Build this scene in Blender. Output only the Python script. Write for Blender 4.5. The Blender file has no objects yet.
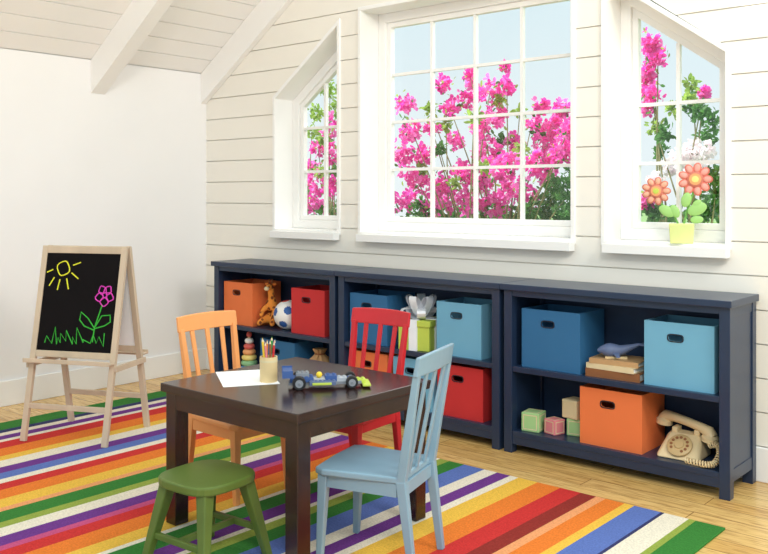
import bpy, bmesh, math, random
from mathutils import Vector, Matrix
random.seed(7)
S = bpy.context.scene; C = S.collection
S.view_settings.view_transform = 'Standard'
PI = math.pi
def R(a): return math.radians(a)

# ---------------------------------------------------------------- materials
def lin(c):
    return tuple((x/255)/12.92 if x/255 <= .04045 else ((x/255+.055)/1.055)**2.4 for x in c)
def mat(name, c, rough=.5, var=.05, scale=12, bump=0.0, bscale=None, spec=.4, stretch=(1,1,1), metal=0, emit=0):
    m = bpy.data.materials.new(name); m.use_nodes = True
    nt = m.node_tree; b = nt.nodes['Principled BSDF']; L = nt.links
    tc = nt.nodes.new('ShaderNodeTexCoord'); mp = nt.nodes.new('ShaderNodeMapping')
    mp.inputs['Scale'].default_value = stretch
    nz = nt.nodes.new('ShaderNodeTexNoise'); nz.inputs['Scale'].default_value = scale; nz.inputs['Detail'].default_value = 4
    rp = nt.nodes.new('ShaderNodeValToRGB'); l = lin(c)
    rp.color_ramp.elements[0].position = .3; rp.color_ramp.elements[1].position = .7
    rp.color_ramp.elements[0].color = tuple(max(0, x*(1-var)) for x in l)+(1,)
    rp.color_ramp.elements[1].color = tuple(min(1, x*(1+var)) for x in l)+(1,)
    L.new(tc.outputs['Object'], mp.inputs['Vector']); L.new(mp.outputs['Vector'], nz.inputs['Vector'])
    L.new(nz.outputs['Fac'], rp.inputs['Fac']); L.new(rp.outputs['Color'], b.inputs['Base Color'])
    b.inputs['Roughness'].default_value = rough; b.inputs['Specular IOR Level'].default_value = spec
    b.inputs['Metallic'].default_value = metal
    if bump:
        n2 = nt.nodes.new('ShaderNodeTexNoise'); n2.inputs['Scale'].default_value = bscale or scale*6
        bp = nt.nodes.new('ShaderNodeBump'); bp.inputs['Strength'].default_value = bump; bp.inputs['Distance'].default_value = .002
        L.new(mp.outputs['Vector'], n2.inputs['Vector']); L.new(n2.outputs['Fac'], bp.inputs['Height']); L.new(bp.outputs['Normal'], b.inputs['Normal'])
    return m
def leafmat(name, c, var=.3, trans=.5):
    m = mat(name, c, .6, var, 9)
    nt = m.node_tree; b = nt.nodes['Principled BSDF']; o = nt.nodes['Material Output']
    col = b.inputs['Base Color'].links[0].from_socket
    t = nt.nodes.new('ShaderNodeBsdfTranslucent'); mx = nt.nodes.new('ShaderNodeMixShader'); mx.inputs[0].default_value = trans
    nt.links.new(col, t.inputs['Color']); nt.links.new(b.outputs[0], mx.inputs[1]); nt.links.new(t.outputs[0], mx.inputs[2])
    nt.links.new(mx.outputs[0], o.inputs['Surface'])
    return m

M = {}
M['wall'] = mat('painted_plaster', (243,241,240), .8, .01, 3, .05, 60)
M['shiplap'] = mat('shiplap_paint', (244,239,229), .55, .012, 4, .05, 40)
M['trim'] = mat('trim_paint', (247,245,242), .45, .01, 4)
M['navy'] = mat('navy_paint', (34,50,76), .3, .08, 14, .05, None, .5)
M['navy_dark'] = mat('navy_paint_back', (34,54,84), .6, .08, 14)
M['espresso'] = mat('espresso_wood', (46,27,25), .22, .25, 6, .05, 60, .55, (1,8,1))
M['orange_wood'] = mat('orange_lacquer_wood', (236,160,96), .36, .06, 8, .05, 50)
M['red_wood'] = mat('red_lacquer_wood', (200,42,50), .34, .05, 8)
M['blue_wood'] = mat('pale_blue_wood', (136,166,184), .34, .05, 8)
M['green_wood'] = mat('olive_green_wood', (92,112,48), .4, .08, 8, .05)
M['pale_wood'] = mat('pale_ash_wood', (206,186,162), .55, .1, 9, .08, 50, .3, (1,1,.2))
M['slate'] = mat('chalkboard_slate', (14,10,12), .8, .15, 6, 0, None, .15)
M['ch_yellow'] = mat('yellow_chalk', (240,240,60), .9, .1)
M['ch_pink'] = mat('pink_chalk', (225,70,190), .9, .1)
M['ch_green'] = mat('green_chalk', (60,180,60), .9, .1)
M['bin_orange'] = mat('orange_fabric', (232,120,66), .7, .02, 8)
M['bin_red'] = mat('red_fabric', (200,46,48), .7, .02, 8)
M['bin_blue'] = mat('blue_fabric', (46,104,150), .7, .02, 8)
M['bin_light'] = mat('light_blue_fabric', (112,172,202), .7, .02, 8)
M['rim'] = mat('dark_rim', (36,34,44), .5)
M['cream'] = mat('cream_plastic', (228,204,160), .28, .03, 10)
M['cream_dark'] = mat('tan_plastic', (196,166,118), .35, .03, 10)
M['paper'] = mat('white_paper', (250,250,250), .8, .01)
M['leaf'] = leafmat('green_leaf', (78,128,58))
M['leaf_y'] = leafmat('yellow_green_leaf', (150,180,82))
M['bract'] = leafmat('magenta_bract', (248,78,186), .2, .5)
M['bract_l'] = leafmat('light_pink_bract', (255,128,208), .12, .5)
M['bract_w'] = leafmat('white_bract', (250,240,244), .04)
M['bark'] = mat('bark', (130,128,85), .9, .2)
M['ground'] = mat('outdoor_grass', (130,160,95), .9, .3, 3)
for nm, c in dict(white=(240,240,236), red=(205,50,45), orange=(235,130,50), yellow=(240,205,60), green=(70,160,75), blue=(45,95,165),
                  purple=(110,60,140), black=(35,35,38), grey=(135,140,148), pale_green=(165,205,140), pink=(222,130,138),
                  sand=(222,205,165), tan=(190,150,105), brown=(140,90,55), slate_blue=(95,110,145), pot=(222,230,150), car_blue=(62,92,150), charcoal=(48,52,62), pale_grey=(176,182,190),
                  rust=(204,118,98), rust_light=(232,170,142), coral=(220,118,102), coral_light=(238,164,150), stem=(110,170,80), mint=(158,205,118), lime=(190,206,84), silver=(236,239,245), natural=(226,200,150),
                  p_red=(222,104,96), p_orange=(236,166,110), p_yellow=(240,218,130), p_green=(140,190,140), p_blue=(120,165,205)).items():
    M[nm] = mat(nm+'_paint', c, .5, .05)

def floor_mat():
    m = bpy.data.materials.new('oak_floor_boards'); m.use_nodes = True; nt = m.node_tree; b = nt.nodes['Principled BSDF']; L = nt.links
    tc = nt.nodes.new('ShaderNodeTexCoord'); br = nt.nodes.new('ShaderNodeTexBrick')
    br.offset = .37; br.inputs['Scale'].default_value = 1; br.inputs['Brick Width'].default_value = 1.25; br.inputs['Row Height'].default_value = .1
    br.inputs['Mortar Size'].default_value = .0018; br.inputs['Bias'].default_value = 0
    br.inputs['Color1'].default_value = lin((238,200,130))+(1,); br.inputs['Color2'].default_value = lin((218,172,100))+(1,); br.inputs['Mortar'].default_value = lin((146,106,60))+(1,)
    mp = nt.nodes.new('ShaderNodeMapping'); mp.inputs['Scale'].default_value = (1.2,14,1)
    nz = nt.nodes.new('ShaderNodeTexNoise'); nz.inputs['Scale'].default_value = 4; nz.inputs['Detail'].default_value = 6; nz.inputs['Distortion'].default_value = 2.0
    rp = nt.nodes.new('ShaderNodeValToRGB'); rp.color_ramp.elements[0].color = (.56,.45,.33,1); rp.color_ramp.elements[1].color = (1,1,1,1)
    rp.color_ramp.elements[0].position = .34; rp.color_ramp.elements[1].position = .54
    mx = nt.nodes.new('ShaderNodeMix'); mx.data_type = 'RGBA'; mx.blend_type = 'MULTIPLY'; mx.inputs[0].default_value = .8
    L.new(tc.outputs['Object'], br.inputs['Vector']); L.new(tc.outputs['Object'], mp.inputs['Vector']); L.new(mp.outputs[0], nz.inputs['Vector'])
    L.new(nz.outputs['Fac'], rp.inputs['Fac']); L.new(br.outputs['Color'], mx.inputs[6]); L.new(rp.outputs['Color'], mx.inputs[7])
    L.new(mx.outputs[2], b.inputs['Base Color']); b.inputs['Roughness'].default_value = .25
    return m
STR = dict(g=(60,126,56), n=(60,62,104), w=(234,224,204), o=(232,126,52), p=(112,60,138), y=(236,188,76), r=(204,56,54), b=(96,118,184), k=(146,52,46), t=(176,192,212), l=(150,166,74), c=(236,160,108), m=(196,84,128), d=(122,104,60), v=(160,130,180))
SEQ = 'g11 n4 w4 p6 w3 r8 o9 y6 w7 p6 b6 w4 r7 o8 y7 c4 g8 l4 w6 p6 m4 r6 o8 y6 w3 g7 p6'
SEQ2 = 'w3 l4 g8 b10 w6 p6 w4 y8 o10 r9 k6 c3 o8 y3 b10 n2 w8 l3 g10'
def rug_mat():
    ps = lambda q: [(a[0], int(a[1:])) for a in q.split()]
    A0 = ps(SEQ); B0 = ps(SEQ2); sa = sum(w for _,w in A0); sb = sum(w for _,w in B0); half = .615; third = .31
    starts = []; pos = 0
    for c, w in A0: starts.append((pos, c)); pos += w/sa*half
    for c, w in B0: starts.append((pos, c)); pos += w/sb*(1-half)
    m = bpy.data.materials.new('striped_wool'); m.use_nodes = True; nt = m.node_tree; b = nt.nodes['Principled BSDF']; L = nt.links
    tc = nt.nodes.new('ShaderNodeTexCoord'); sp = nt.nodes.new('ShaderNodeSeparateXYZ')
    L.new(tc.outputs['Generated'], sp.inputs[0])
    prev = None; lim = [0, third, half, 1.01]
    for i in range(3):
        part = [s for s in starts if lim[i] <= s[0] < lim[i+1]]
        before = [s for s in starts if s[0] < lim[i]]
        if before: part = [(0, before[-1][1])]+part
        rp = nt.nodes.new('ShaderNodeValToRGB'); rp.color_ramp.interpolation = 'CONSTANT'; e = rp.color_ramp.elements
        for j, (p, c) in enumerate(part):
            q = e[j] if j < 2 else e.new(min(p, .9999))
            q.position = min(p, .9999); q.color = lin(STR[c])+(1,)
        L.new(sp.outputs[0], rp.inputs['Fac'])
        if prev is None: prev = rp.outputs[0]
        else:
            gt = nt.nodes.new('ShaderNodeMath'); gt.operation = 'GREATER_THAN'; gt.inputs[1].default_value = lim[i]
            L.new(sp.outputs[0], gt.inputs[0]); mx = nt.nodes.new('ShaderNodeMix'); mx.data_type = 'RGBA'
            L.new(gt.outputs[0], mx.inputs[0]); L.new(prev, mx.inputs[6]); L.new(rp.outputs[0], mx.inputs[7]); prev = mx.outputs[2]
    nz = nt.nodes.new('ShaderNodeTexNoise'); nz.inputs['Scale'].default_value = 150; nz.inputs['Detail'].default_value = 3
    L.new(tc.outputs['Object'], nz.inputs['Vector'])
    bp = nt.nodes.new('ShaderNodeBump'); bp.inputs['Strength'].default_value = .8; bp.inputs['Distance'].default_value = .003
    L.new(nz.outputs[0], bp.inputs['Height']); L.new(bp.outputs[0], b.inputs['Normal'])
    rr = nt.nodes.new('ShaderNodeMapRange'); rr.inputs[3].default_value = .6; rr.inputs[4].default_value = 1.28; L.new(nz.outputs['Fac'], rr.inputs[0])
    m2 = nt.nodes.new('ShaderNodeMix'); m2.data_type = 'RGBA'; m2.blend_type = 'MULTIPLY'; m2.inputs[0].default_value = 1
    L.new(prev, m2.inputs[6]); L.new(rr.outputs[0], m2.inputs[7]); L.new(m2.outputs[2], b.inputs['Base Color'])
    b.inputs['Roughness'].default_value = .95; b.inputs['Specular IOR Level'].default_value = .1
    return m
def giraffe_mat():
    m = bpy.data.materials.new('spotted_plush'); m.use_nodes = True; nt = m.node_tree; b = nt.nodes['Principled BSDF']
    tc = nt.nodes.new('ShaderNodeTexCoord'); v = nt.nodes.new('ShaderNodeTexVoronoi'); v.inputs['Scale'].default_value = 42
    rp = nt.nodes.new('ShaderNodeValToRGB'); rp.color_ramp.elements[0].color = lin((120,62,28))+(1,); rp.color_ramp.elements[1].color = lin((232,146,58))+(1,)
    rp.color_ramp.elements[0].position = .3; rp.color_ramp.elements[1].position = .4
    nt.links.new(tc.outputs['Object'], v.inputs['Vector']); nt.links.new(v.outputs['Distance'], rp.inputs[0]); nt.links.new(rp.outputs[0], b.inputs['Base Color'])
    b.inputs['Roughness'].default_value = .95
    return m
def pane_mat():
    m = bpy.data.materials.new('window_glass'); m.use_nodes = True; nt = m.node_tree; o = nt.nodes['Material Output']
    t = nt.nodes.new('ShaderNodeBsdfTransparent'); g = nt.nodes.new('ShaderNodeBsdfGlossy'); g.inputs['Roughness'].default_value = .02
    mx = nt.nodes.new('ShaderNodeMixShader'); mx.inputs[0].default_value = .03
    nt.links.new(t.outputs[0], mx.inputs[1]); nt.links.new(g.outputs[0], mx.inputs[2]); nt.links.new(mx.outputs[0], o.inputs['Surface'])
    return m
M['floor'] = floor_mat(); M['giraffe'] = giraffe_mat(); M['glass'] = pane_mat()

# ---------------------------------------------------------------- mesh builder
class MB:
    def __init__(s): s.v = []; s.f = []; s.mi = []
    def add(s, vs, fs, X=None, mi=0):
        n = len(s.v)
        for v in vs:
            v = Vector(v); s.v.append(X @ v if X else v)
        for f in fs: s.f.append([i+n for i in f]); s.mi.append(mi)
    def hexa(s, a, X=None):
        s.add(a, [(0,3,2,1),(4,5,6,7),(0,1,5,4),(1,2,6,5),(2,3,7,6),(3,0,4,7)], X)
    def box(s, x0, x1, y0, y1, z0, z1, X=None):
        s.hexa([(x0,y0,z0),(x1,y0,z0),(x1,y1,z0),(x0,y1,z0),(x0,y0,z1),(x1,y0,z1),(x1,y1,z1),(x0,y1,z1)], X)
    def bar(s, p0, p1, w0, d0, w1=None, d1=None, xdir=(1,0,0), X=None):
        p0 = Vector(p0); p1 = Vector(p1); w1 = w1 or w0; d1 = d1 or d0
        t = (p1-p0).normalized(); a = Vector(xdir); a = (a-t*a.dot(t)).normalized(); b = t.cross(a)
        q = []
        for p, w, d in ((p0,w0,d0),(p1,w1,d1)):
            for i, j in ((-1,-1),(1,-1),(1,1),(-1,1)): q.append(p+a*(i*w/2)+b*(j*d/2))
        s.hexa(q, X)
    def tube(s, pts, r, n=8, X=None, flat=1.0):
        pts = [Vector(p) for p in pts]; m = len(pts); rs = r if isinstance(r, (list,tuple)) else [r]*m
        t = (pts[1]-pts[0]).normalized(); a = Vector((0,0,1)) if abs(t.z) < .9 else Vector((1,0,0)); a = (a-t*a.dot(t)).normalized()
        vs = []
        for i, p in enumerate(pts):
            t = (pts[min(i+1,m-1)]-pts[max(i-1,0)]).normalized(); a = (a-t*a.dot(t)).normalized(); b = t.cross(a)
            for k in range(n):
                g = 2*PI*k/n; vs.append(p+a*math.cos(g)*rs[i]*flat+b*math.sin(g)*rs[i])
        fs = [(i*n+k, i*n+(k+1)%n, (i+1)*n+(k+1)%n, (i+1)*n+k) for i in range(m-1) for k in range(n)]
        fs += [tuple(range(n))[::-1], tuple((m-1)*n+k for k in range(n))]
        s.add(vs, fs, X)
    def lathe(s, prof, n=24, X=None):
        vs = []; fs = []; m = len(prof)
        for r, z in prof:
            for k in range(n): vs.append((max(r,1e-4)*math.cos(2*PI*k/n), max(r,1e-4)*math.sin(2*PI*k/n), z))
        for i in range(m-1):
            for k in range(n): fs.append((i*n+k, i*n+(k+1)%n, (i+1)*n+(k+1)%n, (i+1)*n+k))
        fs += [tuple(range(n))[::-1], tuple((m-1)*n+k for k in range(n))]
        s.add(vs, fs, X)
    def ball(s, c, rx, ry=None, rz=None, n=16, X=None):
        ry = ry or rx; rz = rz or rx; vs = []; h = n//2
        for i in range(1, h):
            p = PI*i/h
            for k in range(n): vs.append((c[0]+rx*math.sin(p)*math.cos(2*PI*k/n), c[1]+ry*math.sin(p)*math.sin(2*PI*k/n), c[2]+rz*math.cos(p)))
        fs = [(i*n+k, (i+1)*n+k, (i+1)*n+(k+1)%n, i*n+(k+1)%n) for i in range(h-2) for k in range(n)]
        vs += [(c[0],c[1],c[2]+rz),(c[0],c[1],c[2]-rz)]; a = len(vs)-2
        fs += [(a, k, (k+1)%n) for k in range(n)] + [(a+1, (h-2)*n+(k+1)%n, (h-2)*n+k) for k in range(n)]
        s.add(vs, fs, X)
    def prism(s, poly, h0, h1, f):
        n = len(poly); vs = [f(a,b,h0) for a,b in poly]+[f(a,b,h1) for a,b in poly]
        s.add(vs, [tuple(range(n))[::-1], tuple(range(n,2*n))]+[(k,(k+1)%n,n+(k+1)%n,n+k) for k in range(n)])
    def ring(s, outer, inner, h0, h1, f):
        n = len(outer); vs = [f(a,b,h) for L_,h in ((outer,h0),(inner,h0),(outer,h1),(inner,h1)) for a,b in L_]; fs = []
        for k in range(n):
            j = (k+1)%n
            fs += [(k,j,n+j,n+k),(2*n+k,3*n+k,3*n+j,2*n+j),(k,2*n+k,2*n+j,j),(n+k,n+j,3*n+j,3*n+k)]
        s.add(vs, fs)
    def build(s, name, m, parent=None, smooth=False, bevel=0, seg=2):
        me = bpy.data.meshes.new(name); me.from_pydata([tuple(v) for v in s.v], [], s.f)
        ms = m if isinstance(m, list) else [m]
        for q in ms: me.materials.append(q)
        if len(ms) > 1:
            for p, i in zip(me.polygons, s.mi): p.material_index = i
        bm = bmesh.new(); bm.from_mesh(me); bmesh.ops.recalc_face_normals(bm, faces=bm.faces); bm.to_mesh(me); bm.free()
        if smooth:
            for p in me.polygons: p.use_smooth = True
            me.set_sharp_from_angle(angle=R(40))
        o = bpy.data.objects.new(name, me); C.objects.link(o)
        if parent: o.parent = parent
        if bevel:
            b = o.modifiers.new('Bevel', 'BEVEL'); b.width = bevel; b.segments = seg; b.limit_method = 'ANGLE'; b.angle_limit = R(40)
        return o
XY = lambda a,b,h: (a,b,h)
XZ = lambda a,b,h: (a,h,b)
def tag(o, label=None, cat=None, group=None, kind=None):
    if label: o['label'] = label
    if cat: o['category'] = cat
    if group: o['group'] = group
    if kind: o['kind'] = kind
    return o
def thing(name, label, cat, loc=(0,0,0), rz=0, group=None):
    o = bpy.data.objects.new(name, None); C.objects.link(o); o.empty_display_size = .05
    o.location = loc; o.rotation_euler = (0,0,rz)
    return tag(o, label, cat, group)
def struct(o, label=None, cat=None): return tag(o, label, cat, kind='structure')
def dup(root, loc, rz, label):
    r = root.copy(); C.objects.link(r); r.location = loc; r.rotation_euler = (0,0,rz); r['label'] = label
    for ch in list(root.children):
        c = ch.copy(); C.objects.link(c); c.parent = r
        for g in list(ch.children):
            d = g.copy(); C.objects.link(d); d.parent = c
    return r

# ---------------------------------------------------------------- the room
WY = 3.72; LX = -4.755; EZ = 1.965; SL = .68; RX = -2.70; RZ = EZ+SL*(RX-LX); TOPX = 1.2
b = MB(); b.box(-4.95, TOPX, -.6, 3.95, -.06, 0)
struct(b.build('floor', M['floor']), 'light golden oak board floor', 'floor')
b = MB(); b.box(LX-.12, LX, -.6, 3.95, 0, EZ)
struct(b.build('wall_left', M['wall']), 'plain white plaster wall', 'wall')
b = MB(); b.box(LX, LX+.014, -.6, WY-.001, 0, .14)
struct(b.build('baseboard_left', M['trim'], bevel=.004), 'white baseboard under plain wall', 'baseboard')
b = MB(); b.box(LX+.014, TOPX, WY-.014, WY, 0, .14)
struct(b.build('baseboard_back', M['trim'], bevel=.004), 'white baseboard behind shelf units', 'baseboard')

Z0 = .93
WL = (-4.09, -3.52); WM = (-3.377, -2.012); WR = (-1.880, -1.297); ZM = 2.222; ZS = 1.765; SS = .73
ZT = ZS+SS*(WL[1]-WL[0])
def holes(z):
    h = []
    if Z0 < z < ZT: h.append((WL[0] if z <= ZS else WL[0]+(z-ZS)/SS, WL[1]))
    if Z0 < z < ZM: h.append(WM)
    if Z0 < z < ZT: h.append((WR[0], WR[1] if z <= ZS else WR[1]-(z-ZS)/SS))
    return h
def spans(z):
    x = LX if z <= EZ else LX+(z-EZ)/SL
    out = []
    for a, c in holes(z): out.append((x, a)); x = c
    out.append((x, TOPX)); return out
def wall_strip(mb, z0, z1, y0, y1):
    cuts = sorted({z0, z1}|{z for z in (Z0, ZS, ZT, ZM, EZ) if z0 < z < z1})
    for a, c in zip(cuts, cuts[1:]):
        if c-a < 1e-4: continue
        for (l0, r0), (l1, r1) in zip(spans(a+1e-5), spans(c-1e-5)):
            mb.hexa([(l0,y0,a),(r0,y0,a),(r0,y1,a),(l0,y1,a),(l1,y0,c),(r1,y0,c),(r1,y1,c),(l1,y1,c)])
b = MB(); wall_strip(b, 0, RZ-.02, WY+.014, WY+.21)
z = 0
while z < RZ-.05:
    wall_strip(b, z+.0055, min(z+.138, RZ-.02), WY, WY+.014); z += .138
struct(b.build('wall_back', M['shiplap']), 'white shiplap gable wall with three windows', 'wall')

sl = math.atan(SL); ux, uz = math.cos(sl), math.sin(sl); nx, nz_ = -uz, ux
b = MB(); LEN = (RX-LX)/ux; s0 = -.15
def cp(s_, n_, y): return (LX+ux*s_+nx*n_, y, EZ+uz*s_+nz_*n_)
def cslab(mb, a, c, n0, n1, y0, y1):
    mb.hexa([cp(a,n0,y0),cp(c,n0,y0),cp(c,n0,y1),cp(a,n0,y1),cp(a,n1,y0),cp(c,n1,y0),cp(c,n1,y1),cp(a,n1,y1)])
cslab(b, s0, LEN, .011, .08, -.6, 3.95)
k = 0
while k < LEN:
    cslab(b, k+.0065, min(k+.132, LEN), 0, .012, -.6, WY); k += .132
struct(b.build('ceiling', M['trim']), 'sloping white boarded ceiling', 'ceiling')
for i, (y0, y1) in enumerate(((WY-.045, WY-.001), (2.865, 2.96), (1.62, 1.715))):
    b = MB()
    b.hexa([cp(0,0,y0), cp(LEN,0,y0), cp(LEN,0,y1), cp(0,0,y1), (LX, y0, EZ-.2), (cp(LEN,0,y0)[0], y0, cp(LEN,0,y0)[2]-.2), (cp(LEN,0,y0)[0], y1, cp(LEN,0,y0)[2]-.2), (LX, y1, EZ-.2)])
    struct(b.build('trim_%d' % (i+1), M['trim'], bevel=.003), ['white raking beam against shiplap wall', 'white rafter nearest the shiplap wall', 'white rafter over the near end'][i], 'beam')

# ---------------------------------------------------------------- windows
def inset(poly, d):
    n = len(poly); out = []
    for i in range(n):
        p0, p1, p2 = Vector(poly[i-1]), Vector(poly[i]), Vector(poly[(i+1)%n])
        e1 = (p1-p0).normalized(); e2 = (p2-p1).normalized(); n1 = Vector((-e1.y,e1.x)); n2 = Vector((-e2.y,e2.x))
        bis = (n1+n2).normalized(); out.append(tuple(p1+bis*(d/bis.dot(n1))))
    return out
def window(i, x0, x1, kind, label):
    if kind == 'm': poly = [(x0,Z0),(x1,Z0),(x1,ZM),(x0,ZM)]
    elif kind == 'l': poly = [(x0,Z0),(x1,Z0),(x1,ZT),(x0,ZS)]
    else: poly = [(x0,Z0),(x1,Z0),(x1,ZS),(x0,ZT)]
    t = struct(thing('window_%d' % i, label, 'window', (0,0,0)))
    lining = inset(poly, .022)
    f = MB(); f.ring(poly, lining, WY-.012, WY+.215, XZ); f.build('window_casing', M['trim'], t, bevel=.003)
    s1 = inset(poly, .022); s2 = inset(poly, .075); s3 = inset(poly, .105)
    f = MB(); f.ring(s1, s2, WY+.14, WY+.20, XZ); fr = f.build('window_frame', M['trim'], t, bevel=.004)
    f = MB(); f.ring(s2, s3, WY+.155, WY+.19, XZ); f.build('sash', M['trim'], fr, bevel=.003)
    gy = WY+.172
    f = MB(); f.prism(s3, gy, gy+.003, XZ); f.build('pane', M['glass'], t)
    gx0, gx1 = s3[0][0], s3[1][0]; gz0 = s3[0][1]
    def top(x): return s3[3][1]+(s3[2][1]-s3[3][1])*(x-gx0)/(gx1-gx0)
    f = MB(); w = .008
    if kind == 'm':
        xs = [gx0+(gx1-gx0)*k/4 for k in (1,2,3)]; zs = [gz0+(s3[2][1]-gz0)*k/4 for k in (1,2,3)]
    else:
        xs = [(gx0+gx1)/2]; zs = [gz0+.27, gz0+.54]
    for x in xs: f.box(x-w, x+w, gy-.012, gy+.012, gz0, top(x))
    for zz in zs:
        e = [gx0]+xs+[gx1]
        for j in range(len(e)-1): f.box(e[j]+(w if j else 0), e[j+1]-(w if j < len(e)-2 else 0), gy-.010, gy+.010, zz-w, zz+w)
    f.build('glazing_bars', M['trim'], t)
    f = MB(); f.box(x0+.03, x1+.002, WY-.062, WY-.0125, Z0-.03, Z0+.012); f.box(x0+.022, x1-.022, WY-.0125, WY+.135, Z0+.018, Z0+.0225)
    f.build('sill', M['trim'], t, bevel=.002)
    return t
window(1, *WL, 'l', 'narrow white window with roof-slope top, left of large window')
window(2, *WM, 'm', 'large white square-paned window over middle shelf unit')
window(3, *WR, 'r', 'narrow slope-topped white window with felt flowers on sill')

# ---------------------------------------------------------------- outside planting
def at(u, v, Y):
    du = u-384; a = (-.651*886+.759*du)/(.759*886+.651*du); X = a*Y; d = -.651*X+.759*Y
    return Vector((X, Y, 1.16+(195-v)*d/886)), d
b = MB(); b.box(-30, 20, 3.96, 60, -.06, 0); struct(b.build('ground', M['ground']), 'green ground outside the windows', 'ground')
def rdir():
    while True:
        v = Vector((random.uniform(-1,1),random.uniform(-1,1),random.uniform(-1,1)))
        if .05 < v.length < 1: return v
def petal(mb, p, d, n, L, W, mi=0):
    d = d.normalized(); s_ = d.cross(n).normalized(); n = s_.cross(d)
    mb.add([p, p+d*L*.35+s_*W*.42+n*L*.1, p+d*L*.75+s_*W*.36+n*L*.12, p+d*L, p+d*L*.75-s_*W*.36+n*L*.12, p+d*L*.35-s_*W*.42+n*L*.1], [(0,1,2,3,4,5)], None, mi)
def bract(mb, p, sz):
    n = rdir().normalized(); n.y -= .6; n.normalize(); a = n.orthogonal().normalized(); c = n.cross(a); mi = 1 if random.random() < .4 else 0
    for k in range(3):
        g = 2*PI*k/3+random.uniform(-.2,.2); petal(mb, p, a*math.cos(g)+c*math.sin(g)+n*.5, n, sz, sz*.95, mi)
def shrub(label, x, pinks, greens, yellows, whites=(), low=None):
    t = thing('bougainvillea_shrub', label, 'shrub', (x, 5.0, 0), 0, 'flowering shrubs outside the windows')
    o = Vector((x,5.0,0)); F = MB(); G = MB(); Yb = MB(); W = MB(); St = MB(); cnt = 0
    def stems(p):
        base = Vector((random.uniform(-.12,.12), random.uniform(-.1,.1), 0)); q = p-o
        mid = base.lerp(q,.55)+Vector((random.uniform(-.12,.12), .05, .12))
        pts = [base.lerp(mid,k/5) for k in range(5)]+[mid.lerp(q,k/4) for k in range(5)]
        St.tube(pts, [.010-.007*k/9 for k in range(10)], 5)
    for mb, lst, kind in ((F,pinks,'b'),(W,whites,'w'),(G,greens,'l'),(Yb,yellows,'l')):
        for (u, v, rp) in lst:
            Y = 5.0+random.uniform(-.25,.35); p, d = at(u, v, Y); r = rp*d/886
            cnt += 1
            if p.z > .95 and cnt % 2 == 0: stems(p)
            if kind in 'bw':
                for k in range(int(12+rp*rp*.25)):
                    dd = rdir(); e = 1.0 if random.random() < .82 else 1.4
                    if kind == 'b': bract(mb, p+dd*r*e-o, random.uniform(.026,.040))
                    else:
                        n = rdir().normalized()
                        for q_ in range(3): petal(mb, p+dd*r-o, rdir(), n, .03, .028)
            else:
                for k in range(int(20+rp*rp*.33)): petal(mb, p+rdir()*r-o, rdir(), rdir().normalized(), random.uniform(.04,.065), .03)
            for k in range(int(6+rp*.6)):
                q = p+rdir()*r*1.3-o; petal(G if kind == 'b' and k % 2 == 0 else (Yb if kind == 'b' else mb), q, rdir(), rdir().normalized(), random.uniform(.03,.05), .022)
    if low:
        for k in range(low[2]):
            q = Vector((random.uniform(low[0],low[1]), 5.35+random.uniform(-.2,.25), random.uniform(.35,1.10)))-o
            petal(G, q, rdir(), rdir().normalized(), .07, .045)
    St.build('branches', M['bark'], t, smooth=True); F.build('flowers', [M['bract'], M['bract_l']], t)
    G.build('leaves', M['leaf'], t)
    if Yb.v: Yb.build('young_leaves', M['leaf_y'], t)
    if W.v: W.build('pale_flowers', M['bract_w'], t)
shrub('pink flowering shrub with yellow-green shoots outside left narrow window', -4.95,
      [(334,128,11),(318,150,9),(315,182,12),(332,188,11),(326,208,10),(312,202,9),(312,168,8),(333,160,8),(330,148,7)], [(336,170,5),(306,190,6)],
      [(330,92,10),(318,112,8),(312,132,7),(324,140,6),(336,108,8),(322,172,6)], low=(-5.5,-4.75,900))
P2 = [(405,106,11),(412,130,11),(400,155,12),(415,178,13),(404,200,13),(432,128,8),(426,155,11),(436,186,13),(444,84,8),(450,108,9),(455,142,9),(462,172,12),(448,200,13),
       (468,100,10),(482,128,12),(490,92,11),(496,116,12),(507,88,8),(488,150,13),(480,182,13),(502,166,14),(514,142,9),(512,190,15),(532,124,9),(541,108,8),(545,142,14),(556,124,13),
       (566,148,13),(562,108,8),(570,128,11),(535,162,12),(528,198,12),(548,176,10),(470,205,13),(495,205,13),(470,74,6),(505,68,5),(556,160,10),(432,206,12),(474,84,6)]
shrub('tall magenta flowering shrub filling lower half of large window', -3.4, P2,
      [(556,200,14),(572,190,14),(544,208,12),(440,150,5),(500,140,5),(420,206,6),(568,208,13),(540,134,5),(574,172,9),(552,186,8),(530,210,9)],
      [(474,118,6),(500,100,5),(446,125,5),(422,170,5),(430,110,5),(455,185,5),(522,150,5),(484,168,5),(520,112,4)], low=(-4.3,-2.6,2200))
shrub('loose shrub with white blooms and leafy shoots outside right narrow window', -2.0,
      [(650,44,10),(658,58,9),(648,74,10),(652,92,9),(648,108,8),(653,56,8),(647,200,8),(704,92,5)], [(700,112,8),(712,122,8),(706,138,7),(664,132,7),(712,205,12),(700,212,11),(655,212,9),(690,110,5),(716,175,8),(660,150,6),(716,192,9)],
      [(690,98,5),(655,128,6),(672,110,4),(692,85,5)], [(694,152,11),(703,166,11),(690,176,9),(680,158,8),(668,168,7),(656,180,7),(708,150,7)], low=(-2.45,-1.4,900))

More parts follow.
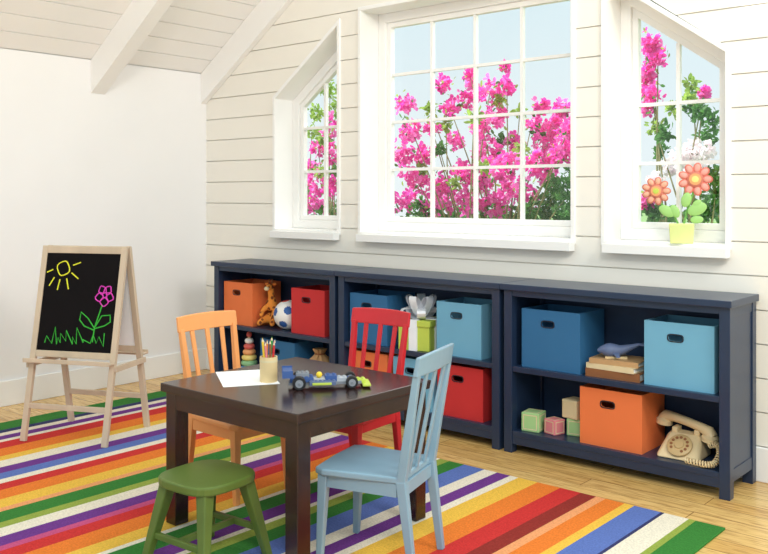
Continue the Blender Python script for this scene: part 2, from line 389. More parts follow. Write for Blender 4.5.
# ---------------------------------------------------------------- shelf units
UW = 1.035
def shelf_unit(label):
    t = thing('shelf_unit', label, 'shelf', (0,0,0), 0, 'navy shelf units along the wall')
    w = UW/2-.004; d0 = -.15; d1 = .15; p = .042
    b = MB(); b.box(-w-.003, w+.003, d0-.018, d1+.002, .732, .76); b.build('top', M['navy'], t, bevel=.003)
    for sx in (-1,1):
        for y in (d0, d1-p):
            b = MB(); x = sx*(w-.008); x0, x1 = sorted((x, x-sx*p)); b.box(x0, x1, y, y+p, 0, .732); b.build('leg', M['navy'], t, bevel=.002)
        xi = sx*(w-.008-p/2)
        b = MB(); b.box(xi-.015, xi+.015, d0+p, d1-p, .06, .732); sp = b.build('side_panel', M['navy'], t)
        for z0, z1 in ((.06,.11),(.692,.732)):
            b = MB(); b.box(xi-.018, xi+.018, d0+p, d1-p, z0, z1); b.build('side_rail', M['navy'], sp, bevel=.002)
    wi = w-.008-p
    b = MB(); b.box(-wi, wi, d1-.014, d1-.004, .06, .732); b.build('back_panel', M['navy_dark'], t)
    for z in (.075, .365):
        b = MB(); b.box(-wi, wi, d0+.004, d1-.014, z, z+.025); b.build('shelf', M['navy'], t, bevel=.002)
    b = MB(); b.box(-wi, wi, d0+.006, d0+.026, .04, .075); b.build('bottom_rail', M['navy'], t)
    b = MB(); b.box(-wi, wi, d0+.004, d0+.024, .705, .732); b.build('top_rail', M['navy'], t)
    return t
UX = [-3.765, -2.730, -1.695]
u0 = shelf_unit('navy two-shelf unit nearest the corner, holding football and plush giraffe')
u0.location = (UX[0], 3.55, 0)
dup(u0, (UX[1],3.55,0), 0, 'middle navy two-shelf unit, behind red chair, holding gift box')
dup(u0, (UX[2],3.55,0), 0, 'navy two-shelf unit farthest right, holding books and telephone')
ZA, ZB = .39, .10

def stadium(g, a, c):
    ca, sa = math.cos(g), math.sin(g); return (abs(ca/a)**4+abs(sa/c)**4)**-.25
def bin_(x0, x1, zb, h, m, label, y0=3.43, y1=3.655):
    w = x1-x0; d = y1-y0; t = thing('storage_bin', label, 'bin', ((x0+x1)/2, (y0+y1)/2, zb), 0, 'fabric storage bins on the shelves')
    th = .006; sx, sz = -.012, h-.055; A, B_ = .030, .0125
    def ray(g):
        ca, sa = math.cos(g), math.sin(g); q = []
        if ca > 1e-6: q.append((w/2-sx)/ca)
        if ca < -1e-6: q.append((-w/2-sx)/ca)
        if sa > 1e-6: q.append((h-sz)/sa)
        if sa < -1e-6: q.append(-sz/sa)
        return min(q)
    cor = [math.atan2(zz-sz, xx-sx) % (2*PI) for xx in (-w/2,w/2) for zz in (0,h)]
    an = sorted([2*PI*k/32+.01 for k in range(32)]+cor)
    outer = [(sx+math.cos(g)*ray(g), sz+math.sin(g)*ray(g)) for g in an]
    inner = [(sx+math.cos(g)*stadium(g,A,B_), sz+math.sin(g)*stadium(g,A,B_)) for g in an]
    b = MB(); b.ring(outer, inner, -d/2, -d/2+th, XZ)
    b.box(-w/2, -w/2+th, -d/2+th, d/2, 0, h); b.box(w/2-th, w/2, -d/2+th, d/2, 0, h)
    b.box(-w/2+th, w/2-th, d/2-th, d/2, 0, h); b.box(-w/2+th, w/2-th, -d/2+th, d/2-th, 0, th)
    b.build('body', m, t)
    b = MB(); gs = [2*PI*k/32 for k in range(32)]
    b.ring([(sx+math.cos(g)*stadium(g,A+.004,B_+.004), sz+math.sin(g)*stadium(g,A+.004,B_+.004)) for g in gs],
           [(sx+math.cos(g)*stadium(g,A,B_), sz+math.sin(g)*stadium(g,A,B_)) for g in gs], -d/2-.002, -d/2+.002, XZ)
    b.build('handle_rim', M['rim'], t)
    b = MB(); b.ring([(-w/2,-d/2),(w/2,-d/2),(w/2,d/2),(-w/2,d/2)], [(-w/2+th*1.5,-d/2+th*1.5),(w/2-th*1.5,-d/2+th*1.5),(w/2-th*1.5,d/2-th*1.5),(-w/2+th*1.5,d/2-th*1.5)], h, h+.006, XY)
    b.build('top_hem', m, t)
BO, BR, BB, BL = M['bin_orange'], M['bin_red'], M['bin_blue'], M['bin_light']
bin_(-4.213,-3.955,ZA,.245,BO,'orange fabric bin on upper shelf beside plush giraffe')
bin_(-3.625,-3.365,ZA,.245,BR,'red fabric bin on upper shelf beside football')
bin_(-3.885,-3.60,ZB,.225,BB,'blue fabric bin on lower shelf beside stacking ring toy')
bin_(-3.178,-2.92,ZA,.25,BB,'mid-blue fabric bin on upper shelf left of gift box')
bin_(-2.605,-2.345,ZA,.25,BL,'light blue fabric bin on upper shelf right of gift box')
bin_(-3.178,-2.92,ZB,.24,BO,'orange fabric bin on lower shelf behind red chair')
bin_(-2.88,-2.63,ZB,.24,BL,'light blue fabric bin on lower shelf beside red bin')
bin_(-2.60,-2.335,ZB,.24,BR,'red fabric bin on lower shelf below light blue bin')
bin_(-2.125,-1.835,ZA,.255,BB,'deep blue fabric bin on upper shelf left of stacked books')
bin_(-1.545,-1.260,ZA,.255,BL,'light blue fabric bin on upper shelf right of stacked books')
bin_(-1.835,-1.555,ZB,.235,BO,'orange fabric bin on lower shelf between blocks and telephone')

def giraffe(x, y, z):
    t = thing('plush_giraffe', 'orange spotted plush giraffe sitting beside orange bin', 'plush toy', (x,y,z), R(20)); t.scale = (1.08,1.08,1.2)
    P = [((0,.03,.045),.034),((0,.02,.10),.028),((0,.005,.15),.018),((0,-.005,.195),.02),((0,-.04,.19),.014),
         ((.035,-.03,.03),.016),((.040,-.07,.018),.015),((-.035,-.03,.03),.016),((-.040,-.07,.018),.015),
         ((.035,-.02,.085),.012),((.036,-.05,.05),.012),((-.035,-.02,.085),.012),((-.036,-.05,.05),.012)]
    E = [(0,1),(1,2),(2,3),(3,4),(0,5),(5,6),(0,7),(7,8),(1,9),(9,10),(1,11),(11,12)]
    me = bpy.data.meshes.new('body'); me.from_pydata([p for p,_ in P], E, []); o = bpy.data.objects.new('body', me); C.objects.link(o); o.parent = t
    me.materials.append(M['giraffe']); o.modifiers.new('Skin','SKIN')
    for i, (_, r) in enumerate(P): me.skin_vertices[0].data[i].radius = (r, r)
    me.skin_vertices[0].data[0].use_root = True
    s_ = o.modifiers.new('Sub','SUBSURF'); s_.levels = 2; s_.render_levels = 2; o.modifiers['Skin'].use_smooth_shade = True
    for s in (-1,1):
        b = MB(); b.ball((s*.024,.0,.207), .012,.006,.008, 10); b.build('ear', M['orange'], t, True)
        b = MB(); b.tube([(s*.008,0,.21),(s*.009,0,.224)], .0035, 6); b.ball((s*.009,0,.226), .005, n=8); b.build('horn', M['brown'], t, True)
        b = MB(); b.ball((s*.011,-.02,.205), .0035, n=8); b.build('eye', M['black'], t, True)
    b = MB(); b.ball((0,-.048,.188), .015,.012,.011, 10); b.build('muzzle', M['sand'], t, True)
giraffe(-3.885, 3.51, ZA)
def football(x, y, z, r):
    ph = (1+5**.5)/2; cs = []
    for a in (-1,1):
        for c in (-ph,ph): cs += [Vector((0,a,c)).normalized(), Vector((a,c,0)).normalized(), Vector((c,0,a)).normalized()]
    bm = bmesh.new(); bmesh.ops.create_icosphere(bm, subdivisions=5, radius=r)
    for f in bm.faces:
        d = f.calc_center_median().normalized(); k = max(range(12), key=lambda i: d.dot(cs[i])); f.smooth = True
        f.material_index = (1 if k % 2 else 2) if d.dot(cs[k]) > math.cos(.29) else 0
    me = bpy.data.meshes.new('football'); bm.to_mesh(me); bm.free()
    for q in ('white','blue','red'): me.materials.append(M[q])
    o = bpy.data.objects.new('football', me); C.objects.link(o); o.location = (x,y,z+r); o.rotation_euler = (.3,.9,.2)
    tag(o, 'white football with red and blue patches on upper shelf', 'ball')
football(-3.725, 3.50, ZA, .084)
t = thing('stacking_ring_toy', 'wooden stacking ring tower toy on lower shelf of corner unit', 'toy', (-4.035,3.475,ZB))
b = MB(); b.lathe([(.06,0),(.06,.012),(.055,.015)]); b.build('base', M['natural'], t, True)
b = MB(); b.tube([(0,0,.015),(0,0,.225)], .008, 10); b.build('pole', M['natural'], t, True)
for i, (r, nm) in enumerate(((.055,'p_blue'),(.05,'p_green'),(.045,'p_yellow'),(.039,'p_orange'),(.033,'p_red'),(.027,'white'))):
    b = MB(); z = .0155+i*.0325
    b.lathe([(.009,z+.002)]+[(r-.016+.016*math.cos(a), z+.016+.016*math.sin(a)) for a in [(-PI/2+PI*k/8) for k in range(9)]]+[(.009,z+.03)]); b.build('ring', M[nm], t, True)
b = MB(); b.ball((0,0,.232), .017); b.build('knob', M['p_red'], t, True)
t = thing('cloth_bag', 'brown soft cloth bag slumped on lower shelf of corner unit', 'bag', (-3.47,3.50,ZB))
b = MB(); b.lathe([(.06,0),(.092,.02),(.098,.06),(.085,.11),(.055,.15),(.028,.172),(.02,.182),(.03,.198),(.036,.208)], 20)
b.v = [v+Vector((.006*math.sin(9*math.atan2(v.y,v.x)),.005*math.cos(7*math.atan2(v.y,v.x)),0))*(min(1,v.z*9)) for v in b.v]; b.build('bag_body', M['tan'], t, True)
b = MB(); b.tube([(.026*math.cos(a),.026*math.sin(a),.18) for a in [2*PI*k/16 for k in range(17)]], .004, 6); b.build('drawstring', M['brown'], t, True)
t = thing('gift_box', 'lime green gift box with large silver bow', 'gift', (-2.76,3.505,ZA), R(12))
b = MB(); b.box(-.085,.085,-.085,.085,0,.12); b.build('box', M['lime'], t, bevel=.003)
b = MB(); b.box(-.092,.092,-.092,.092,.12,.15); b.build('lid', M['lime'], t, bevel=.003)
b = MB(); b.box(-.022,.022,-.0945,.0945,0.001,.153); b.box(-.0945,.0945,-.022,.022,0.001,.153); b.build('ribbon', M['silver'], t)
b = MB()
for k in range(10):
    g = 2*PI*k/10+.15; d = Vector((math.cos(g), math.sin(g), 0)); s_ = Vector((-d.y,d.x,0)); pts = []; up = .085 if k%2 else .02; L = .075 if k%2 else .105
    for q in range(13):
        a = q/12*2*PI; pts.append(d*(L*(1-math.cos(a))/2)+Vector((0,0,.161+.032*math.sin(-a)*(1 if k%2 else .8)+up*(1-math.cos(a))/2+(.006 if not k%2 else .01))))
    for p in pts: p.z = max(p.z, .155)
    vs = [p+s_*.022*e for p in pts for e in (-1,1)]
    b.add(vs, [(2*i,2*i+1,2*i+3,2*i+2) for i in range(12)])
b.ball((0,0,.185), .024, .024, .02, 10)
b.build('bow', M['silver'], t, True)
def book(x, y, z, w, d, h, rz, m, label):
    t = thing('book', label, 'book', (x,y,z), rz, 'stacked books on the upper shelf')
    b = MB(); b.box(-w/2,w/2,-d/2,d/2,0,.0035); b.box(-w/2,w/2,-d/2,d/2,h-.0035,h); b.box(-w/2,w/2,-d/2,-d/2+.004,.0035,h-.0035); b.build('cover', m, t)
    b = MB(); b.box(-w/2+.004,w/2-.004,-d/2+.004,d/2-.005,.0035,h-.0035); b.build('pages', M['white'], t)
book(-1.690,3.515,ZA,.24,.17,.034,R(2),M['brown'],'brown book at bottom of flat stack beside blue bin')
book(-1.695,3.51,ZA+.034,.22,.16,.022,R(-3),M['sand'],'cream book in middle of flat stack')
book(-1.690,3.515,ZA+.056,.215,.155,.022,R(4),M['tan'],'tan book on top of flat stack under toy whale')
t = thing('toy_whale', 'blue-grey wooden toy whale lying on stacked books', 'toy', (-1.685,3.50,ZA+.078), R(28))
b = MB(); n = 14; pts = []; rs = []
for k in range(n):
    s = k/(n-1); pts.append((-.09+.17*s, 0, .034+(.028*max(0,s-.55)/.45))); rs.append(.032*math.sin(min(1,s*2.6+.12)*PI/2)*(1-.82*max(0,s-.25)/.75))
pts[0] = (-.092,0,.03); b.tube(pts, rs, 14); b.build('body', M['slate_blue'], t, True)
b = MB()
for s in (-1,1): b.prism([(.07,0),(.085,s*.012),(.112,s*.04),(.1,s*.008)] if s>0 else [(.07,0),(.1,-.008),(.112,-.04),(.085,-.012)], .058, .066, XY)
b.build('tail', M['slate_blue'], t)
for s in (-1,1):
    b = MB(); b.hexa([(-.03,s*.022,.02),(-.005,s*.02,.02),(0,s*.048,.01),(-.015,s*.05,.01),(-.03,s*.022,.026),(-.005,s*.02,.026),(0,s*.048,.014),(-.015,s*.05,.014)]); b.build('fin', M['slate_blue'], t)
b = MB(); b.box(-.06,.03,-.014,.014,0,.008); b.build('stand', M['natural'], t)
def block(x, y, z, s, rz, m, label):
    t = thing('toy_block', label, 'block', (x,y,z), rz, 'wooden toy blocks on the lower shelf')
    b = MB(); b.box(-s/2,s/2,-s/2,s/2,0,s); b.build('cube', m, t, bevel=.004)
    b = MB(); q = s/2
    for f in ((lambda a,c,h:(a,-h,c+q)),(lambda a,c,h:(h,a,c+q)),(lambda a,c,h:(a,c,h+q))):
        b.ring([(-q*.78,-q*.78),(q*.78,-q*.78),(q*.78,q*.78),(-q*.78,q*.78)],[(-q*.68,-q*.68),(q*.68,-q*.68),(q*.68,q*.68),(-q*.68,q*.68)],q-.001,q+.0008,f)
    b.build('painted_border', M['sand'], t)
block(-2.090,3.475,ZB,.085,R(8),M['pale_green'],'largest green wooden block at end of lower shelf')
block(-1.990,3.485,ZB,.066,R(-15),M['pink'],'pink wooden block on lower shelf')
block(-1.905,3.535,ZB,.074,R(12),M['pale_green'],'green wooden block supporting the cream block')
block(-1.915,3.535,ZB+.074,.082,R(-10),M['sand'],'cream wooden block resting on green block')
# telephone
PX, PY, PR = -1.418, 3.535, R(2)
t = thing('rotary_telephone', 'cream rotary telephone with coiled cord on lower shelf', 'telephone', (PX,PY,ZB), PR)
b = MB(); b.hexa([(-.095,-.092,0),(.088,-.092,0),(.088,.085,0),(-.095,.085,0),(-.066,.0,.088),(.060,.0,.088),(.066,.055,.094),(-.072,.055,.094)])
b.build('body', M['cream'], t, bevel=.016, seg=4)
nrm = Vector((0,-.088,.092)).normalized(); X = Matrix.Translation((-.003,-.048,.048)) @ nrm.to_track_quat('Z','Y').to_matrix().to_4x4()
b = MB(); b.lathe([(.050,0),(.050,.008),(.046,.011),(.02,.011),(.018,.016),(.001,.017)], 32, X); dl = b.build('dial', M['cream_dark'], t, True)
b = MB()
for k in range(10):
    g = R(-60)+2*PI*k/12; b.lathe([(.0062,.0112),(.0062,.0125),(.001,.0125)], 12, X @ Matrix.Translation((.033*math.cos(g),.033*math.sin(g),0)))
b.build('finger_holes', M['brown'], dl)
for s in (-1,1):
    b = MB(); b.box(s*.045-.012,s*.045+.012,.005,.06,.085,.108); b.build('cradle', M['cream'], t, bevel=.005)
HX = Matrix.Translation((0,.03,.12)) @ Matrix.Rotation(R(-14),4,'Z') @ Matrix.Rotation(R(8),4,'Y') @ Matrix.Translation((0,-.03,-.12))
b = MB(); b.tube([(-.112,.03,.108),(-.100,.03,.124),(-.06,.03,.130),(0,.03,.132),(.06,.03,.130),(.100,.03,.124),(.112,.03,.108)], [.025,.024,.019,.018,.019,.024,.025], 14, HX)
for s in (-1,1): b.lathe([(.026,0),(.034,.004),(.034,.022),(.024,.032)], 20, HX @ Matrix.Translation((s*.108,.03,.084)))
b.build('handset', M['cream'], t, True)
Wm = (Matrix.Translation((PX,PY,ZB)) @ Matrix.Rotation(PR,4,'Z')).inverted()
cpth = [Wm @ Vector(q) for q in ((-1.310,3.52,ZB+.064),(-1.272,3.50,ZB+.075),(-1.256,3.475,ZB+.05),(-1.262,3.44,ZB+.02),(-1.285,3.418,ZB+.016),(-1.325,3.418,ZB+.016),(-1.370,3.424,ZB+.016))]
def samp(P, s):
    s *= len(P)-1; i = min(int(s), len(P)-2); f = s-i; g = lambda j: Vector(P[max(0,min(len(P)-1,j))])
    a,b_,c,d = g(i-1),g(i),g(i+1),g(i+2); return .5*((2*b_)+(c-a)*f+(2*a-5*b_+4*c-d)*f*f+(3*b_-a-3*c+d)*f**3)
pts = []
for k in range(301):
    s = k/300; p = samp(cpth, s); tg = (samp(cpth,min(1,s+.005))-samp(cpth,max(0,s-.005))).normalized()
    a = (Vector((.3,.5,.8))-tg*Vector((.3,.5,.8)).dot(tg)).normalized(); c = tg.cross(a); g = k*2*PI/13
    pts.append(p+a*math.cos(g)*.0105+c*math.sin(g)*.0105)
b = MB(); b.tube(pts, .003, 5); b.build('coiled_cord', M['cream'], t, True)

# ---------------------------------------------------------------- rug
RT = .008
b = MB(); b.box(-4.39,-1.10,.75,3.10,0.0005,RT)
tag(b.build('striped_rug', rug_mat(), bevel=.002), 'multicoloured striped rug under table and chairs', 'rug')

# ---------------------------------------------------------------- table
t = thing('play_table', 'dark brown square low table in middle of striped rug', 'table', (-2.278,2.182,RT))
HX_, HY_ = .347, .330
b = MB(); b.box(-HX_,HX_,-HY_,HY_,.462,.492); b.build('tabletop', M['espresso'], t, bevel=.003)
lx, ly = HX_-.014, HY_-.014
b = MB()
for s in (-1,1):
    b.box(-lx+.05,lx-.05,s*(ly-.011)-.009,s*(ly-.011)+.009,.405,.462); b.box(s*(lx-.011)-.009,s*(lx-.011)+.009,-ly+.05,ly-.05,.405,.462)
b.build('apron', M['espresso'], t)
for sx in (-1,1):
    for sy in (-1,1):
        b = MB(); x0,x1 = sorted((sx*lx,sx*(lx-.056))); y0,y1 = sorted((sy*ly,sy*(ly-.056))); b.box(x0,x1,y0,y1,0,.462); b.build('leg', M['espresso'], t, bevel=.003)
TZ = RT+.492

# ---------------------------------------------------------------- chairs
def chair(label, m, x, y, rz):
    t = thing('child_chair', label, 'chair', (x,y,RT), rz, 'slat-backed chairs round the low table')
    b = MB(); b.prism([(-.13,.14),(-.15,-.12),(-.135,-.152),(0,-.158),(.135,-.152),(.15,-.12),(.13,.14)], .276, .298, XY); b.build('seat', m, t, bevel=.006, seg=3)
    for s in (-1,1):
        b = MB(); b.bar((s*.130,-.138,0),(s*.124,-.125,.276), .02,.02,.032,.032); b.build('leg', m, t, bevel=.003)
        b = MB(); b.bar((s*.118,.175,0),(s*.118,.138,.285), .02,.022,.028,.032); b.bar((s*.118,.138,.28),(s*.132,.195,.62), .026,.03,.02,.02); b.build('leg', m, t, bevel=.003)
        b = MB(); b.box(s*.122-.007,s*.122+.007,-.112,.125,.236,.276); b.build('seat_rail', m, t)
    b = MB(); b.box(-.112,.112,-.133,-.119,.236,.276); b.build('seat_rail', m, t)
    b = MB(); b.box(-.107,.107,.132,.146,.236,.276); b.build('seat_rail', m, t)
    b = MB(); n = 9; fr = []
    for k in range(n):
        a = -1+2*k/(n-1); X_ = .148*a; Y_ = .186+.012*(1-a*a); top = .668+.006*(1-a*a)
        fr.append([(X_,Y_-.001,.608),(X_,Y_+.015,.608),(X_,Y_+.024,top),(X_,Y_+.010,top)])
    vs = [p for r_ in fr for p in r_]; fs = [(4*i+j,4*i+(j+1)%4,4*i+4+(j+1)%4,4*i+4+j) for i in range(n-1) for j in range(4)]+[(0,1,2,3),(4*n-1,4*n-2,4*n-3,4*n-4)]
    b.add(vs, fs); b.build('top_rail', m, t, bevel=.004)
    for q in (-.52,0,.52):
        b = MB(); b.bar((q*.125,.138,.296),(q*.145,.203,.615), .017,.009,.02,.009); b.build('back_slat', m, t, bevel=.002)
chair('orange wooden slat-back chair left of table', M['orange_wood'], -2.695, 2.270, R(90))
chair('red wooden slat-back chair behind table', M['red_wood'], -2.415, 2.615, R(5))
chair('pale blue wooden slat-back chair right of table', M['blue_wood'], -1.872, 2.148, R(-74))

t = thing('low_stool', 'small green wooden stool in front of table', 'stool', (-2.248,1.762,RT), R(4))
pl = []
for k in range(40):
    g = 2*PI*k/40; r = .140*(abs(math.cos(g))**3.4+abs(math.sin(g))**3.4)**(-1/3.4)*.93; pl.append((r*math.cos(g), r*math.sin(g)))
b = MB(); b.prism(pl, .245, .274, XY); b.build('seat', M['green_wood'], t, bevel=.007, seg=3)
for sx in (-1,1):
    for sy in (-1,1):
        b = MB(); b.bar((sx*.135,sy*.135,0),(sx*.085,sy*.085,.245), .024,.024,.040,.040); b.build('leg', M['green_wood'], t, bevel=.004)
for s in (-1,1):
    b = MB(); b.bar((-.117,s*.117,.09),(.117,s*.117,.09), .02,.016,xdir=(0,0,1)); b.build('stretcher', M['green_wood'], t, bevel=.003)
b = MB(); b.bar((0,-.117,.09),(0,.117,.09), .02,.016,xdir=(0,0,1)); b.build('stretcher', M['green_wood'], t, bevel=.003)

# ---------------------------------------------------------------- easel
t = thing('chalkboard_easel', 'pale wooden chalkboard easel with chalk sun and flower', 'easel', (-3.875,2.315,RT), R(26))
def ep(a, z, off, s=-1):
    y = s*(.19-.178*z/.91); n_ = Vector((0, s*.98, .19)); return Vector((a, y, z))+n_*off
for s in (-1,1):
    for q in (-1,1):
        b = MB(); b.bar(ep(q*.214,0,-.0,s), ep(q*.214,.905,0,s), .028,.02); b.build('leg', M['pale_wood'], t, bevel=.002)
    b = MB(); b.bar(ep(-.200,.888,0,s), ep(.200,.888,0,s), .034,.018,xdir=(0,0,1)); b.build('top_rail', M['pale_wood'], t, bevel=.002)
    b = MB(); b.bar(ep(-.200,.40,0,s), ep(.200,.40,0,s), .030,.018,xdir=(0,0,1)); b.build('lower_rail', M['pale_wood'], t, bevel=.002)
    b = MB(); b.bar(ep(-.200,.16,0,s), ep(.200,.16,0,s), .024,.016,xdir=(0,0,1)); b.build('stretcher', M['pale_wood'], t, bevel=.002)
    b = MB(); y0 = ep(0,.37,0,s).y; ya, yb = sorted((y0+s*.012, y0+s*.055)); b.box(-.228,.228,ya,yb,.366,.375); yl = y0+s*.055; ya,yb = sorted((yl,yl+s*.006)); b.box(-.228,.228,ya,yb,.366,.386); b.build('tray', M['pale_wood'], t, bevel=.002)
    b = MB(); P0 = [ep(-.200,.413,-.004,s),ep(.200,.413,-.004,s),ep(.200,.872,-.004,s),ep(-.200,.872,-.004,s)]; P1 = [ep(-.200,.413,.004,s),ep(.200,.413,.004,s),ep(.200,.872,.004,s),ep(-.200,.872,.004,s)]
    b.hexa(P0+P1); bd = b.build('chalkboard' if s < 0 else 'whiteboard', M['slate'] if s < 0 else M['paper'], t)
    if s < 0: front = bd
for q in (-1,1):
    b = MB(); ya = ep(0,.34,0,-1).y; b.bar((q*.235,ya-.01,.345),(q*.235,-ya+.01,.345), .026,.012,xdir=(0,0,1)); b.build('side_brace', M['pale_wood'], t, bevel=.002)
def ck(pts, r=.003):
    b = MB(); b.tube([ep(-.199+.398*a, .868-.453*d, .0045) for a,d in pts], r, 5); return b
def circ(a, d, ra, n=14, ov=.18, ph=0): return [(a+ra*(1+ov*math.sin(2*(2*PI*k/n)+ph))*math.cos(2*PI*k/n), d+ra*.88*(1-ov*.6*math.sin(2*(2*PI*k/n)+ph))*math.sin(2*PI*k/n)) for k in range(n+1)]
sun = ck(circ(.24,.155,.085))
for P in ([(.10,.17),(.02,.20)],[(.13,.25),(.07,.34)],[(.21,.27),(.19,.38)],[(.30,.26),(.34,.37)],[(.36,.20),(.46,.26)],[(.37,.12),(.47,.09)]):
    q = ck(P); sun.add(q.v, q.f)
sun.build('chalk_sun', M['ch_yellow'], front)
fl = ck(circ(.84,.42,.028))
for k in range(5):
    g = 2*PI*k/5+.3; q = ck(circ(.84+.075*math.cos(g), .42+.07*math.sin(g), .045,10,.3,k*1.3)); fl.add(q.v, q.f)
fl.build('chalk_flower', M['ch_pink'], front)
gr = ck([(.82,.52),(.79,.62),(.75,.75),(.74,.90)])
for P in ([(.75,.76),(.65,.66),(.55,.60),(.54,.68),(.61,.74),(.75,.78)], [(.76,.74),(.83,.63),(.94,.62),(.95,.69),(.88,.73),(.76,.76)]):
    q = ck(P); gr.add(q.v, q.f)
rg = random.Random(5); x = .10; P = []
while x < .93:
    P += [(x, .92+rg.uniform(-.02,.02)), (x+rg.uniform(-.02,.03), .82+rg.uniform(-.06,.06))]; x += rg.uniform(.04,.10)
q = ck(P, .0028); gr.add(q.v, q.f)
gr.build('chalk_grass', M['ch_green'], front)

# ---------------------------------------------------------------- things on the table
b = MB(); b.box(-.135,.135,-.098,.098,0,.0008); o = b.build('paper_sheet', M['paper']); o.location = (-2.458,2.105,TZ); o.rotation_euler = (0,0,R(-33))
tag(o, 'blank white paper sheet lying under pencil cup', 'paper')
cx, cy = -2.352, 2.115; cz = TZ+.0008
t = thing('pencil_cup', 'pale wooden cup full of coloured pencils on table', 'cup', (cx,cy,cz))
b = MB(); b.lathe([(.03,0),(.031,.002),(.031,.088),(.0275,.088),(.0275,.006),(.001,.006)], 28); b.build('body', M['natural'], t, True)
b = MB(); b.lathe([(.0312,.07),(.0318,.07),(.0318,.078),(.0312,.078)], 28); b.build('band', M['sand'], t, True)
for i, (nm, a) in enumerate((('red',0),('blue',1),('green',2),('orange',3),('purple',4),('yellow',5),('pink',6),('brown',7))):
    g = 2*PI*a/8+.3; p0 = Vector((.012*math.cos(g+.5),.012*math.sin(g+.5),0)); p1 = Vector((.0215*math.cos(g),.0215*math.sin(g),.122+.006*(i%3))); d = (p1-p0).normalized()
    t = thing('coloured_pencil', '%s coloured pencil standing in wooden cup' % nm, 'pencil', (cx,cy,cz+.0075), 0, 'coloured pencils in the cup')
    b = MB(); b.tube([p0,p1], .0040, 6); b.build('barrel', M[nm], t)
    b = MB(); b.tube([p1,p1+d*.009], [.0040,.0014], 6); b.build('sharpened_wood', M['sand'], t)
    b = MB(); b.tube([p1+d*.009,p1+d*.014], [.0014,.0003], 6); b.build('lead', M[nm], t)
# racing car built of toy bricks
t = thing('toy_racing_car', 'brick-built toy racing car in blue, grey and lime on table', 'toy car', (-2.14,2.19,TZ), R(48)); t.scale = (1.0,1.06,1.02)
def studs(mb, x0, x1, y0, y1, z, st=.016):
    nx_ = max(1, round((x1-x0)/st)); ny_ = max(1, round((y1-y0)/st))
    for i in range(nx_):
        for j in range(ny_):
            X = Matrix.Translation((x0+(i+.5)*(x1-x0)/nx_, y0+(j+.5)*(y1-y0)/ny_, z)); mb.lathe([(.0048,0),(.0048,.0032)], 10, X)
def brick(name, m, x0, x1, y0, y1, z0, z1, st=True):
    b = MB(); b.box(x0,x1,y0,y1,z0,z1)
    o = b.build(name, m, t, bevel=.001)
    if st: b = MB(); studs(b, x0,x1,y0,y1,z1); b.build('studs', m, o)
brick('chassis', M['grey'], -.13,.12,-.020,.020,.010,.020, False)
brick('rear_body', M['car_blue'], -.125,-.045,-.024,.024,.020,.036)
brick('engine_block', M['grey'], -.105,-.06,-.016,.016,.036,.050)
brick('cockpit', M['pale_grey'], -.045,-.005,-.020,.020,.020,.030, False)
brick('dashboard', M['car_blue'], -.005,.035,-.020,.020,.020,.040)
brick('nose', M['pale_grey'], .035,.07,-.016,.016,.018,.032)
brick('nose_cone', M['car_blue'], .07,.10,-.016,.016,.018,.028)
brick('nose_tip', M['lime'], .10,.135,-.016,.016,.012,.024)
b = MB(); b.ball((-.025,0,.040), .011, n=12); b.build('driver_helmet', M['yellow'], t, True)
b = MB(); b.box(-.150,-.118,-.045,.045,.054,.059)
for s in (-1,1): b.box(-.152,-.116,s*.045-.002,s*.045+.002,.040,.064)
b.box(-.138,-.124,-.006,.006,.034,.055)
b.build('rear_wing', M['car_blue'], t)
b = MB(); b.box(.122,.150,-.046,.046,.006,.012); b.build('front_wing', M['lime'], t, bevel=.001)
for s in (-1,1):
    y0, y1 = sorted((s*.024, s*.042)); brick('side_pod', M['slate_blue'], -.06,.03,y0,y1,.012,.026)
    y0, y1 = sorted((s*.042, s*.046)); brick('side_stripe', M['lime'], -.05,.015,y0,y1,.014,.022, False)
for x, r, w in ((-.095,.0225,.024),(.085,.0205,.022)):
    for s in (-1,1):
        X = Matrix.Translation((x, s*(.042 if x<0 else .036), r)) @ Matrix.Rotation(R(90),4,'X')
        b = MB(); b.lathe([(r*.6,-w/2),(r*.92,-w/2),(r,-w/2+.003),(r,w/2-.003),(r*.92,w/2),(r*.6,w/2)], 24, X); wh = b.build('wheel', M['black'], t, True)
        b = MB(); b.lathe([(r*.6,-w/2-.001),(r*.4,-w/2+.002),(r*.15,-w/2-.003),(r*.15,w/2+.003),(r*.4,w/2-.002),(r*.6,w/2+.001)], 16, X); b.build('hub', M['grey'], wh, True)
    b = MB(); b.tube([(x,-.036,r),(x,.036,r)], .003, 6); b.build('axle', M['grey'], t, True)

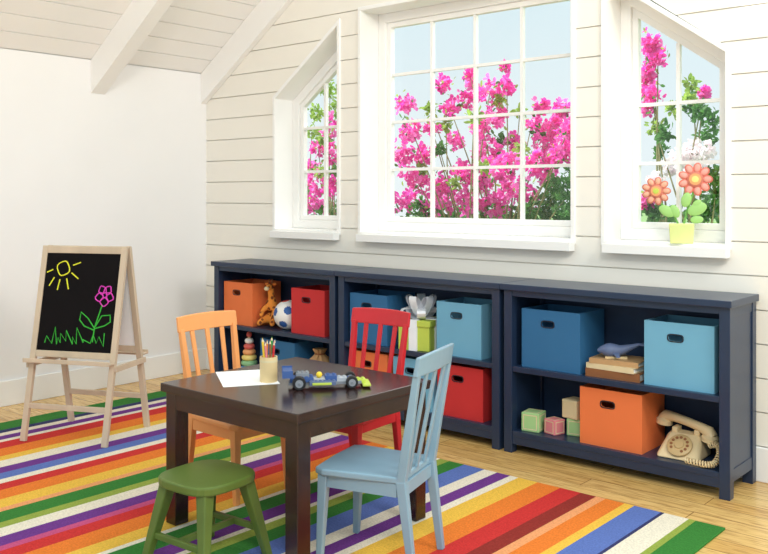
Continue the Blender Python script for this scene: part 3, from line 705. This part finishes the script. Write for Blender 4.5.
# ---------------------------------------------------------------- felt flowers on the sill
t = thing('potted_felt_flowers', 'felt flowers in pale yellow pot on right window sill', 'toy plant', (-1.512,3.735,Z0+.0225), R(20))
b = MB(); b.hexa([(-.046,-.04,0),(.046,-.04,0),(.046,.04,0),(-.046,.04,0),(-.052,-.046,.085),(.052,-.046,.085),(.052,.046,.085),(-.052,.046,.085)]); b.build('pot', M['pot'], t, bevel=.004)
def pt(a, z, y=0): return Vector((a, y, z))
heads = [(-.105,.225,-.01,.062,'rust','rust_light','lime'),(.055,.275,.0,.072,'coral','coral_light','p_yellow')]
for a, z, y, r, c1, c2, c3 in heads:
    b = MB(); b.tube([pt(a*.15,.085,0), pt(a*.35,.13,y*.5), pt(a*.8,z-r*.9,y), pt(a,z-r*.3,y)], .0045, 8); b.build('stem', M['stem'], t, True)
    X = Matrix.Translation((a,y-.006,z)) @ Matrix.Rotation(R(90),4,'X'); b = MB(); n = 9
    for k in range(n):
        Q = X @ Matrix.Rotation(2*PI*k/n,4,'Z') @ Matrix.Translation((r*.68,0,0)); b.ball((0,0,0), r*.33, r*.25, .005, 14, Q)
    h = b.build('petals', M[c1], t, True)
    b = MB()
    for k in range(n):
        Q = X @ Matrix.Rotation(2*PI*k/n,4,'Z') @ Matrix.Translation((r*.68,0,.004)); b.ball((0,0,0), r*.24, r*.17, .004, 12, Q)
    b.build('inner_petals', M[c2], h, True)
    b = MB(); b.lathe([(r*.46,.004),(r*.46,.010),(r*.40,.012),(.001,.012)], 24, X); b.build('flower_centre', M['rust'], h, True)
    b = MB(); b.lathe([(r*.34,.012),(r*.34,.014),(.001,.014)], 24, X); b.build('flower_ring', M['p_orange'], h, True)
    b = MB(); b.lathe([(r*.20,.014),(r*.20,.017),(.001,.018)], 20, X); b.build('flower_button', M[c3], h, True)
for a, z, ang, L in ((-.06,.13,150,.06),(.05,.14,25,.07),(-.03,.12,115,.05),(.02,.165,75,.055),(.07,.11,5,.045),(.09,.17,35,.035)):
    b = MB(); Q = Matrix.Translation((a*.5,-.015,z-.01)) @ Matrix.Rotation(R(-ang),4,'Y') @ Matrix.Translation((L*.6,0,0)); b.ball((0,0,0), L*.6, .005, L*.38, 12, Q); b.build('leaf', M['mint'], t, True)

# ---------------------------------------------------------------- light, sky, camera
w = bpy.data.worlds.new('World'); S.world = w; w.use_nodes = True; nt = w.node_tree; bg = nt.nodes['Background']
tc = nt.nodes.new('ShaderNodeTexCoord'); sp = nt.nodes.new('ShaderNodeSeparateXYZ'); rp = nt.nodes.new('ShaderNodeValToRGB')
nt.links.new(tc.outputs['Generated'], sp.inputs[0]); nt.links.new(sp.outputs[2], rp.inputs[0]); nt.links.new(rp.outputs[0], bg.inputs['Color'])
rp.color_ramp.elements[0].position = 0; rp.color_ramp.elements[0].color = lin((238,248,250))+(1,)
rp.color_ramp.elements[1].position = .4; rp.color_ramp.elements[1].color = lin((206,238,248))+(1,)
bg.inputs['Strength'].default_value = 1.0
def area(name, loc, target, size, energy, color=(1,1,1)):
    l = bpy.data.lights.new(name, 'AREA'); l.size = size; l.energy = energy; l.color = color
    o = bpy.data.objects.new(name, l); C.objects.link(o); o.location = loc
    o.rotation_euler = (Vector(target)-Vector(loc)).to_track_quat('-Z','Y').to_euler(); return o
area('area_light', (.6,-.3,3.4), (-2.8,2.8,.6), 1.1, 88, (1,.94,.86))
area('area_light', (.9,2.2,2.9), (-3.6,2.6,.9), 1.0, 58, (1,.95,.88))
area('area_light', (-2.5,5.6,4.2), (-2.8,2.6,.5), 2.4, 120, (1,.97,.92))
sn = bpy.data.lights.new('sun', 'SUN'); sn.energy = 7.0; sn.angle = R(2); o = bpy.data.objects.new('sun', sn); C.objects.link(o)
o.rotation_euler = Vector((1,.45,-1)).to_track_quat('-Z','Y').to_euler()
cam = bpy.data.cameras.new('camera'); cam.sensor_width = 36; cam.lens = 886/768*36; cam.shift_y = -82/768
o = bpy.data.objects.new('camera', cam); C.objects.link(o); o.location = (0,0,1.16); o.rotation_euler = (R(90),0,math.asin(.651)); cam.clip_end = 200
S.camera = o
